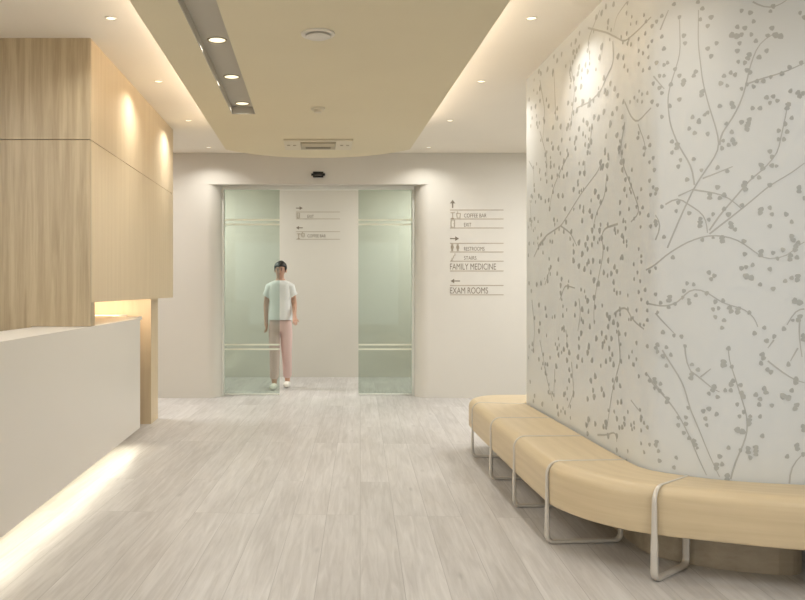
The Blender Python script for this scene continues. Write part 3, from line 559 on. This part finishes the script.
# steel loops: foot bar, front and back uprights, thin strap over the seat
def loop_leg(O, I):
    ov, iv = Vector(O), Vector(I); u = (iv-ov).normalized(); W = (iv-ov).length - .03
    nrm = Vector((-u.y, u.x))
    def ring_pts(out_, top, bot, rad):
        c = [(-out_, bot, 1), (-out_, top, 1), (W, top, 1), (W, bot, 1)]
        pts = []
        cs = [((-out_+rad), (bot+rad), PI, 1.5*PI), ((W-rad), (bot+rad), 1.5*PI, 2*PI), ((W-rad), (top-rad), 0, .5*PI), ((-out_+rad), (top-rad), .5*PI, PI)]
        return cs
    bm = bmesh.new()
    def bar(path):
        """flat bar swept in the (d, z) plane; each station carries its half width and half thickness"""
        rg = []
        for i, (d_, z, hw, ht) in enumerate(path):
            a = path[max(0, i-1)]; b = path[min(len(path)-1, i+1)]
            t = Vector((b[0]-a[0], b[1]-a[1])).normalized(); n_ = Vector((-t.y, t.x))
            vs = []
            for sx, sz in ((-1,-.5),(-.6,-1),(.6,-1),(1,-.5),(1,.5),(.6,1),(-.6,1),(-1,.5)):
                dd = d_+n_.x*ht*sz; zz = z+n_.y*ht*sz; q = ov+u*dd+nrm*hw*sx
                vs.append(bm.verts.new((q.x-1.36, q.y-4.6, zz)))
            rg.append(vs)
        for A, B in zip(rg, rg[1:]):
            for k in range(8): bm.faces.new((A[k], A[(k+1) % 8], B[(k+1) % 8], B[k]))
        bm.faces.new(rg[0][::-1]); bm.faces.new(rg[-1])
    f = -.004; g = W-.006; b0 = .010; R = .034
    path = [(g, ZB+.02), (g, b0+R)]
    for k in range(1, 8): a = k/8*PI/2; path.append((g-R+R*math.cos(a), b0+R-R*math.sin(a)))
    path += [(g-R, b0), (f+R, b0)]
    for k in range(1, 8): a = k/8*PI/2; path.append((f+R-R*math.sin(a), b0+R-R*math.cos(a)))
    path += [(f, b0+R)]
    path = [(d_, z, .0155, .010) for d_, z in path]
    path += [(f, ZB-.03, .0150, .009), (f, ZB+.01, .0125, .007)]
    r = .064
    path += [(f, ZT-r, .0105, .006)]
    for k in range(1, 9):
        a = k/8*PI/2; w_ = .0105-.0035*k/8; path.append((f+r-r*math.cos(a)*1.0, ZT-r+.001+r*math.sin(a), w_, .006-.0025*k/8))
    path += [(W*.6, ZT+.0005, .0055, .003), (W+.012, ZT+.0005, .0055, .003)]
    bar(path)
    return fin('leg', bm, M['steel'], bench, smooth=True)
for O, I in (((1.187,6.05),(1.584,5.97)), ((1.169,5.33),(1.576,5.33)), ((1.159,4.66),(1.568,4.67)), ((1.156,3.99),(1.566,4.02)), ((1.468,3.466),(1.722,3.685)), ((2.075,3.247),(2.155,3.51)), ((2.75,3.13),(2.76,3.45)), ((2.1,6.55),(2.1,6.063))):
    loop_leg(O, I)
# ------------------------------------------------------------------ reception desk
DX = -1.42; DY0, DY1 = 1.6, 6.46; DZ0, DZ1 = .150, 1.033
desk = empty('reception_desk', (-1.6, 4.0, 0)); tag(desk, 'low off-white reception desk with a light strip glowing at its foot', 'reception desk')
def dk(n, b, m, bev=0.0):
    return box(n, (b[0]+1.6, b[1]+1.6, b[2]-4.0, b[3]-4.0, b[4], b[5]), m, desk, bev)
# front panel with a rounded near corner that turns away from the aisle
def lpath(off):
    R = .45-off; pts = [(DX-off, DY1)]
    for k in range(0, 13):
        a = k/12*PI/2; pts.append((DX-.45+R*math.cos(a), DY0+.45-R*math.sin(a)))
    pts.append((-3.6, DY0+off)); return pts
o_, i_ = lpath(0), lpath(.10)
bm = bmesh.new(); add_prism(bm, [(x+1.6, y-4) for x, y in o_+i_[::-1]], DZ0, DZ1-.0005)
fin('front_panel', bm, M['solid'], desk, smooth=True)
o2, i2 = lpath(.101), lpath(.35)
o2[0] = (o2[0][0], 7.0); i2[0] = (i2[0][0], 7.0)
bm = bmesh.new(); add_prism(bm, [(x+1.6, y-4) for x, y in o2+i2[::-1]], DZ1-.03, DZ1-.0005)
fin('counter_top', bm, M['solid'], desk, smooth=True)
dk('back_counter', (-2.60, -1.772, 5.08, 7.50, DZ1-.03, DZ1-.0005), M['solid'])
o3, i3 = lpath(.20), lpath(.30)
bm = bmesh.new(); add_prism(bm, [(x+1.6, y-4) for x, y in o3+i3[::-1]], 0.0, DZ1-.031)
fin('plinth', bm, M['plinth'], desk)
bm = bmesh.new(); add_prism(bm, [(x+1.6, y-4) for x, y in lpath(.1005)+lpath(.198)[::-1]], DZ0, DZ0+.02); fin('bottom_panel', bm, M['solid'], desk)
dk('led_strip', (DX-.075, DX-.055, DY0+.5, DY1-.02, DZ0-.006, DZ0-.0002), M['ledwhite'])
area('desk_glow', (DX-.07, (DY0+.5+DY1)/2, DZ0-.012), (0, math.radians(18), 0), .03, DY1-DY0-.5, DESK_W, (1, .93, .74))

# ------------------------------------------------------------------ tall oak cabinet
CX, CY0, CY1, CZ = -1.424, 5.05, 7.97, 1.185
cab = empty('oak_cabinet', (-2.6, 6.4, 0)); tag(cab, 'tall oak veneer cabinet reaching the ceiling behind the reception desk', 'cabinet')
def cb(n, b, m, bev=.0, par=cab):
    return box(n, (b[0]+2.6, b[1]+2.6, b[2]-6.4, b[3]-6.4, b[4], b[5]), m, par, bev)
g = .005
cb('carcass', (XL+.002, CX-.022, CY0+.022, CY1-.002, CZ+.012, ZC-.001), M['seam'])
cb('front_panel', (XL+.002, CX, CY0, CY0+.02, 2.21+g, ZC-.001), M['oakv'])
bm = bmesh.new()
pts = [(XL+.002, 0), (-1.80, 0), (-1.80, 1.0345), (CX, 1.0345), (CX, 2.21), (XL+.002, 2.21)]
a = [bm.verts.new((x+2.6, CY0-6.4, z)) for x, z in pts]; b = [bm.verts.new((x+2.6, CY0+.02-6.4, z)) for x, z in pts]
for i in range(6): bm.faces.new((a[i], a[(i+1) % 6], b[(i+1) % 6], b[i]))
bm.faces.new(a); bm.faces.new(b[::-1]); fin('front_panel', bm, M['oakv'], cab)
cb('edge_fin', (CX-.14, CX-.0005, CY0+.021, CY0+.10, 1.0345, CZ+.0115), M['oakv'])
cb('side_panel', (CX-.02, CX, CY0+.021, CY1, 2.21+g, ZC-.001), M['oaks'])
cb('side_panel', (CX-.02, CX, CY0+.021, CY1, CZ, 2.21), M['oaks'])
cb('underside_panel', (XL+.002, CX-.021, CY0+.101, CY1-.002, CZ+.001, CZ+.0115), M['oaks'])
cb('support_panel', (-3.2, -1.553, 7.53, 7.86, 0, CZ), M['oaks'])
cb('led_strip', (-1.60, -1.585, CY0+.2, 7.5, CZ-.006, CZ+.0005), M['led'])
area('cabinet_glow', (-2.0, 7.15, CZ-.05), (math.radians(35), 0, 0), .9, .2, CAB_W, (1, .80, .62))

# ------------------------------------------------------------------ wayfinding lettering
def text_mesh(s, x, z, h, w, parent, name='lettering', y=0.0, m=None):
    cu = bpy.data.curves.new('t', 'FONT'); cu.body = s; cu.size = 1; cu.extrude = .0
    to = bpy.data.objects.new('t', cu); C.objects.link(to)
    dg = bpy.context.evaluated_depsgraph_get(); me = bpy.data.meshes.new_from_object(to.evaluated_get(dg))
    bpy.data.objects.remove(to)
    xs = [v.co.x for v in me.vertices]; ys = [v.co.y for v in me.vertices]
    x0, x1, y0, y1 = min(xs), max(xs), min(ys), max(ys)
    for v in me.vertices:
        v.co = Vector((x+(v.co.x-x0)/(x1-x0)*w, y, z+(v.co.y-y0)/(y1-y0)*h))
    me.name = name; me.materials.clear()
    return link(name, me, m or M['ink'], parent)
def bars(name, rects, parent, m, y=-.0015, tris=()):
    bm = bmesh.new()
    for x0, x1, z0, z1 in rects: add_box(bm, x0, x1, y-.0005, y+.0012, z0, z1)
    for t3 in tris:
        a = [bm.verts.new((p[0], y-.0006, p[1])) for p in t3]; b = [bm.verts.new((p[0], y+.0012, p[1])) for p in t3]
        for i in range(len(t3)): bm.faces.new((a[i], a[(i+1) % len(t3)], b[(i+1) % len(t3)], b[i]))
        bm.faces.new(a); bm.faces.new(b[::-1])
    return fin(name, bm, m, parent)
def icon(kind, x, z, h, parent, K):
    """thin outline pictograms"""
    bm = bmesh.new(); r = K*.42
    def ln(*p): add_tube(bm, [(a, -.002, b) for a, b in p], r*.9, 6)
    if kind == 'cup':
        ln((x, z+h*.7), (x+h*.1, z), (x+h*.5, z), (x+h*.6, z+h*.7), (x, z+h*.7)); ln((x+h*.15, z+h*.8), (x+h*.2, z+h))
    elif kind == 'door':
        ln((x, z), (x, z+h), (x+h*.5, z+h), (x+h*.5, z), (x, z)); ln((x+h*.4, z+h*.5), (x+h*.35, z+h*.5))
    elif kind == 'table':
        ln((x, z+h*.8), (x+h*.6, z+h*.8)); ln((x+h*.3, z+h*.8), (x+h*.3, z)); ln((x+h*.1, z), (x+h*.5, z))
    elif kind == 'person':
        c = [(x+h*.25+h*.1*math.cos(a*PI/4), z+h*.88+h*.1*math.sin(a*PI/4)) for a in range(9)]; ln(*c)
        ln((x+h*.08, z+h*.35), (x+h*.1, z+h*.72), (x+h*.4, z+h*.72), (x+h*.42, z+h*.35)); ln((x+h*.18, z+h*.7), (x+h*.18, z)); ln((x+h*.32, z+h*.7), (x+h*.32, z))
    elif kind == 'stairs':
        ln((x, z), (x+h*.15, z), (x+h*.15, z+h*.33), (x+h*.35, z+h*.33), (x+h*.35, z+h*.66), (x+h*.55, z+h*.66), (x+h*.55, z+h))
    return fin('pictogram', bm, M['line'], parent)
K = YF/800
def X(px): return (px-316)*K
def Z(py): return H-(py-289)*K
sg = empty('wayfinding_sign', (0, YF, 0)); tag(sg, 'grey direction lettering on the wall right of the glass doors, ending in EXAM ROOMS', 'sign')
lw = .0048
bars('ruled_line', [], sg, M['line']) if False else None
for py in (210, 219, 228, 243.3, 252, 261.2, 271, 285.4, 294.8):
    bars('ruled_line', [(X(450), X(503.5), Z(py)-lw, Z(py)+lw)], sg, M['line'])
bars('arrow', [(X(452.6)-.008, X(452.6)+.008, Z(208), Z(202))], sg, M['ink'], tris=[[(X(450), Z(203.4)), (X(455.2), Z(203.4)), (X(452.6), Z(199.8))]])
bars('arrow', [(X(450), X(456), Z(239.1), Z(238.1))], sg, M['ink'], tris=[[(X(455.2), Z(240.9)), (X(459), Z(238.6)), (X(455.2), Z(236.3))]])
bars('arrow', [(X(453.5), X(460), Z(281.5), Z(280.5))], sg, M['ink'], tris=[[(X(454.2), Z(283.3)), (X(454.2), Z(278.7)), (X(450.6), Z(281))]])
text_mesh('COFFEE BAR', X(464), Z(217.5), 3.9*K, 22.5*K, sg, y=-.0016)
text_mesh('EXIT', X(464), Z(226.6), 3.7*K, 7.3*K, sg, y=-.0016)
text_mesh('RESTROOMS', X(464), Z(250.8), 3.9*K, 20.5*K, sg, y=-.0016)
text_mesh('STAIRS', X(464), Z(259.8), 3.7*K, 12.4*K, sg, y=-.0016)
text_mesh('FAMILY MEDICINE', X(450), Z(269.7), 6.2*K, 46*K, sg, y=-.0016)
text_mesh('EXAM ROOMS', X(450), Z(293.6), 6.2*K, 38*K, sg, y=-.0016)
icon('table', X(450.5), Z(218.3), 7.2*K, sg, K); icon('cup', X(456.5), Z(218), 6.5*K, sg, K); icon('door', X(451), Z(227), 7*K, sg, K)
icon('person', X(450.5), Z(251), 7*K, sg, K); icon('person', X(456), Z(251), 7*K, sg, K); icon('stairs', X(451), Z(260.4), 7*K, sg, K)
K = YB/800
sg2 = empty('wayfinding_sign', (0, YB, 0)); tag(sg2, 'small direction lettering on the corridor wall seen between the glass doors', 'sign')
for py in (212, 218.9, 231.7, 239.3):
    bars('ruled_line', [(X(296), X(340), Z(py)-.004, Z(py)+.004)], sg2, M['line'])
bars('arrow', [(X(296), X(300.5), Z(208.6), Z(207.7))], sg2, M['ink'], tris=[[(X(299.6), Z(210)), (X(302.6), Z(208.1)), (X(299.6), Z(206.3))]])
bars('arrow', [(X(298.4), X(302.8), Z(228.3), Z(227.4))], sg2, M['ink'], tris=[[(X(299), Z(229.7)), (X(299), Z(226)), (X(296), Z(227.8))]])
text_mesh('EXIT', X(307.5), Z(217.9), 3.0*K, 6.2*K, sg2, y=-.0016)
text_mesh('COFFEE BAR', X(307.5), Z(237.4), 3.0*K, 18.3*K, sg2, y=-.0016)
icon('door', X(297), Z(218), 5*K, sg2, K); icon('table', X(296.8), Z(238.6), 6*K, sg2, K); icon('cup', X(301.5), Z(237), 5*K, sg2, K)

# ------------------------------------------------------------------ person walking behind the doors
def skin_mesh(name, verts, edges, radii, m, parent, sub=2, root=0):
    me = bpy.data.meshes.new(name); me.from_pydata(verts, edges, []); me.update()
    o = bpy.data.objects.new(name, me); C.objects.link(o)
    sk = o.modifiers.new('s', 'SKIN'); sk.use_smooth_shade = True
    for i, r in enumerate(radii):
        d_ = me.skin_vertices[0].data[i]; d_.radius = r if isinstance(r, tuple) else (r, r); d_.use_root = (i == root)
    sb = o.modifiers.new('u', 'SUBSURF'); sb.levels = sub; sb.render_levels = sub
    dg = bpy.context.evaluated_depsgraph_get(); dg.update()
    m2 = bpy.data.meshes.new_from_object(o.evaluated_get(dg)); m2.name = name
    bpy.data.objects.remove(o)
    for p in m2.polygons: p.use_smooth = True
    m2.materials.clear()
    return link(name, m2, m, parent)
person = empty('person', (-.455, 10.28, 0), math.radians(-8)); tag(person, 'person in white short-sleeved tunic and pale pink trousers walking behind the left glass door', 'person')
# front of the body faces -Y (towards the doors), x to the right in the picture
J = {}
V = []; E_ = []; Rr = []
def jv(n, p, r, par=None):
    J[n] = len(V); V.append(p); Rr.append(r)
    if par: E_.append((J[par], J[n]))
jv('pelvis', (.0, .0, .86), (.125, .085))
jv('waist', (.0, .0, 1.02), (.105, .075), 'pelvis')
jv('chest', (-.005, .0, 1.20), (.125, .085), 'waist')
jv('shoulders', (-.005, .005, 1.32), (.095, .065), 'chest')
jv('neck', (-.005, -.005, 1.405), (.046, .048), 'shoulders')
jv('chin', (-.003, -.018, 1.465), (.060, .066), 'neck')
jv('head', (.0, -.012, 1.525), (.074, .088), 'chin')
jv('crown', (.0, -.005, 1.575), (.058, .070), 'head')
for s, a in ((-1, 'l'), (1, 'r')):
    jv('sh'+a, (s*.145-.005, .005, 1.315), .047, 'shoulders')
# arm on the left of the picture hangs with a slight swing back
jv('ell', (-.195, .02, 1.06), .036, 'shl'); jv('wrl', (-.180, -.04, .84), .024, 'ell'); jv('pal', (-.176, -.055, .785), (.032, .018), 'wrl')
# arm on the right: forearm carried forward and outward
jv('elr', (.175, .03, 1.07), .036, 'shr'); jv('wrr', (.210, -.17, .905), .024, 'elr'); jv('par', (.222, -.22, .875), (.030, .020), 'wrr')
for s, a, ky, fy in ((-1, 'L', -.10, -.16), (1, 'R', .0, .10)):
    jv('hip'+a, (s*.075, 0, .80), .085, 'pelvis')
    jv('knee'+a, (s*.068+.01, ky, .47), .056, 'hip'+a)
    jv('calf'+a, (s*.066+.01, ky*.6+fy*.4+.015, .34), .052, 'knee'+a)
    jv('ank'+a, (s*.062+.01, fy, .09), .034, 'calf'+a)
    jv('heel'+a, (s*.062+.01, fy+.02, .045), .034, 'ank'+a)
    jv('toe'+a, (s*.070+.01, fy-.15, .036), (.036, .026), 'heel'+a)
# fingers
def fingers(w, p, side, base):
    wv, pv = Vector(V[J[w]]), Vector(V[J[p]]); t = (pv-wv).normalized()
    side = Vector(side); side = (side-t*side.dot(t)).normalized(); palm = t.cross(side).normalized()*base
    for k, (L, o) in enumerate(((.062, -.024), (.072, -.008), (.067, .008), (.052, .022))):
        a = pv+t*.012+side*o; nm = f'{p}f{k}'
        jv(nm+'a', tuple(a), .0085, p); b = a+t*L*.45; jv(nm+'b', tuple(b), .0078, nm+'a')
        c = b+(t*.8+palm*.6).normalized()*L*.33; jv(nm+'c', tuple(c), .0072, nm+'b')
        d_ = c+(t*.4+palm*.9).normalized()*L*.25; jv(nm+'d', tuple(d_), .006, nm+'c')
    a = wv.lerp(pv, .45)-side*.024; jv(p+'ta', tuple(a), .0105, w)
    b = a-side*.018+t*.026; jv(p+'tb', tuple(b), .0095, p+'ta'); c = b+t*.026-side*.004; jv(p+'tc', tuple(c), .008, p+'tb')
fingers('wrl', 'pal', (0, -1, 0), 1); fingers('wrr', 'par', (-1, 0, .3), 1)
body = skin_mesh('body', V, E_, Rr, M['skin'], person, 2)
# face details: eyes, nose, mouth, ears
def blob(name, c, r, m, par):
    bm = bmesh.new(); bmesh.ops.create_uvsphere(bm, u_segments=14, v_segments=10, radius=1)
    bmesh.ops.scale(bm, vec=r, verts=bm.verts); bmesh.ops.translate(bm, vec=c, verts=bm.verts); return fin(name, bm, m, par, True)
for s in (-1, 1):
    blob('eye', (s*.027, -.090, 1.513), (.011, .008, .006), M['eye'], person)
    blob('eyebrow', (s*.028, -.093, 1.531), (.015, .005, .003), M['hair'], person)
    blob('ear', (s*.073, -.005, 1.505), (.010, .018, .027), M['skin'], person)
blob('nose', (.0, -.100, 1.492), (.010, .014, .018), M['skin'], person)
blob('mouth', (.0, -.090, 1.462), (.020, .007, .006), M['lip'], person)
# hair gathered up with a bun
bm = bmesh.new(); bmesh.ops.create_uvsphere(bm, u_segments=28, v_segments=20, radius=1)
for v in bm.verts:
    v.co = Vector((v.co.x*.083, v.co.y*.098+.004, v.co.z*.088+1.545))
dele = [v for v in bm.verts if (v.co.y < -.045 and v.co.z < 1.558) or (v.co.z < 1.50 and v.co.y < .03)]
bmesh.ops.delete(bm, geom=dele, context='VERTS')
hr = fin('hair', bm, M['hair'], person, True, fix=True)
so = hr.modifiers.new('t', 'SOLIDIFY'); so.thickness = .012; so.offset = -1
blob('hair_bun', (.0, .055, 1.605), (.040, .040, .034), M['hair'], hr)
# tunic
bm = bmesh.new(); rings = []
for z, cx, rx, ry in ((.875,0,.150,.118), (.95,0,.150,.112), (1.03,0,.140,.104), (1.10,-.002,.138,.103), (1.18,-.004,.150,.107), (1.26,-.005,.160,.100), (1.32,-.005,.152,.088), (1.360,-.005,.122,.076), (1.380,-.005,.072,.062)):
    rings.append([bm.verts.new((cx+rx*math.copysign(abs(math.cos(2*PI*i/36))**.85, math.cos(2*PI*i/36)), ry*math.sin(2*PI*i/36), z)) for i in range(36)])
for A, B in zip(rings, rings[1:]):
    for i in range(36): bm.faces.new((A[i], A[(i+1) % 36], B[(i+1) % 36], B[i]))
for sh, el in (((-.080,.004,1.325), (-.183,.013,1.175)), ((.070,.004,1.325), (.165,.019,1.175))):
    a, b = Vector(sh), Vector(el)
    add_tube(bm, [a, a.lerp(b, .35)+Vector((math.copysign(.018, a.x), 0, .014)), a.lerp(b, .7), b], [.056, .070, .066, .060], 20)
fin('tunic', bm, M['top'], person, True)
# trousers
PV = [(0,0,.86), (0,0,.99)]; PE = [(0, 1)]; PR = [(.140,.100), (.112,.084)]
for s, ky, fy in ((-1, -.10, -.16), (1, .0, .10)):
    n = len(PV)
    PV += [(s*.076, 0, .78), (s*.068+.01, ky, .47), (s*.066+.01, ky*.5+fy*.5+.01, .30), (s*.062+.01, fy+.005, .105)]
    PR += [(.094,.096), (.070,.072), (.062,.066), (.056,.062)]
    PE += [(0, n), (n, n+1), (n+1, n+2), (n+2, n+3)]
skin_mesh('trousers', PV, PE, PR, M['pants'], person)
for s, fy in ((-1, -.16), (1, .10)):
    bx_, = (s*.062+.01,)
    o = skin_mesh('shoe', [(bx_, fy+.03, .045), (bx_, fy-.06, .042), (bx_+s*.006, fy-.155, .036)], [(0,1),(1,2)], [(.044,.044),(.046,.040),(.042,.034)], M['shoe'], person)
    zmin = min(v.co.z for v in o.data.vertices)
    for v in o.data.vertices: v.co.z = max(v.co.z, .002)

# ------------------------------------------------------------------ light
area('added_rear_fill', (0.1, YN+.05, 1.45), (math.radians(-90), 0, 0), 6.4, 2.3, REAR_FILL_W, (1, 1, 1))  # added area fill in the unseen rear opening, brightens the room from behind
area('corridor_lamp', (-1.9, 10.6, ZC-.03), (0, 0, 0), .5, .5, COR_W, (1, .98, .93))
area('corridor_lamp', (1.9, 10.6, ZC-.03), (0, 0, 0), .5, .5, COR_W, (1, .98, .93))
for i, (x, y) in enumerate(((-2.9, 2.2), (-2.9, -1), (2.7, .8), (3.0, 7.6), (-3.0, 8.5))):  # added overhead fill lights out of view, no fixtures modelled
    area('added_ceiling_fill', (x, y, (ZC if abs(x) > 1 else ZR)-.02), (0, 0, 0), .9, .9, CEIL_FILL_W*(.7 if i == 2 else 1), (1, .985, .96))
w = bpy.data.worlds.new('World'); bpy.context.scene.world = w; w.use_nodes = True
w.node_tree.nodes['Background'].inputs[0].default_value = (1, 1, 1, 1); w.node_tree.nodes['Background'].inputs[1].default_value = 1.0

# ------------------------------------------------------------------ camera
cam = bpy.data.cameras.new('camera'); co = bpy.data.objects.new('camera', cam); C.objects.link(co)
co.location = (0, 0, H); co.rotation_euler = (PI/2, 0, 0)
cam.sensor_width = 36; cam.lens = 800/805*36
cam.shift_x = (402.5-316)/805; cam.shift_y = -(300-289)/805
cam.clip_start = .02; cam.clip_end = 100
sc = bpy.context.scene; sc.camera = co
sc.view_settings.view_transform = 'Standard'; sc.view_settings.look = 'None'; sc.view_settings.gamma = 1; sc.view_settings.exposure = EXPO
sc.cycles.use_denoising = True; sc.cycles.max_bounces = 10; sc.cycles.diffuse_bounces = 6; sc.cycles.sample_clamp_indirect = 4
sc.cycles.caustics_reflective = False; sc.cycles.caustics_refractive = False
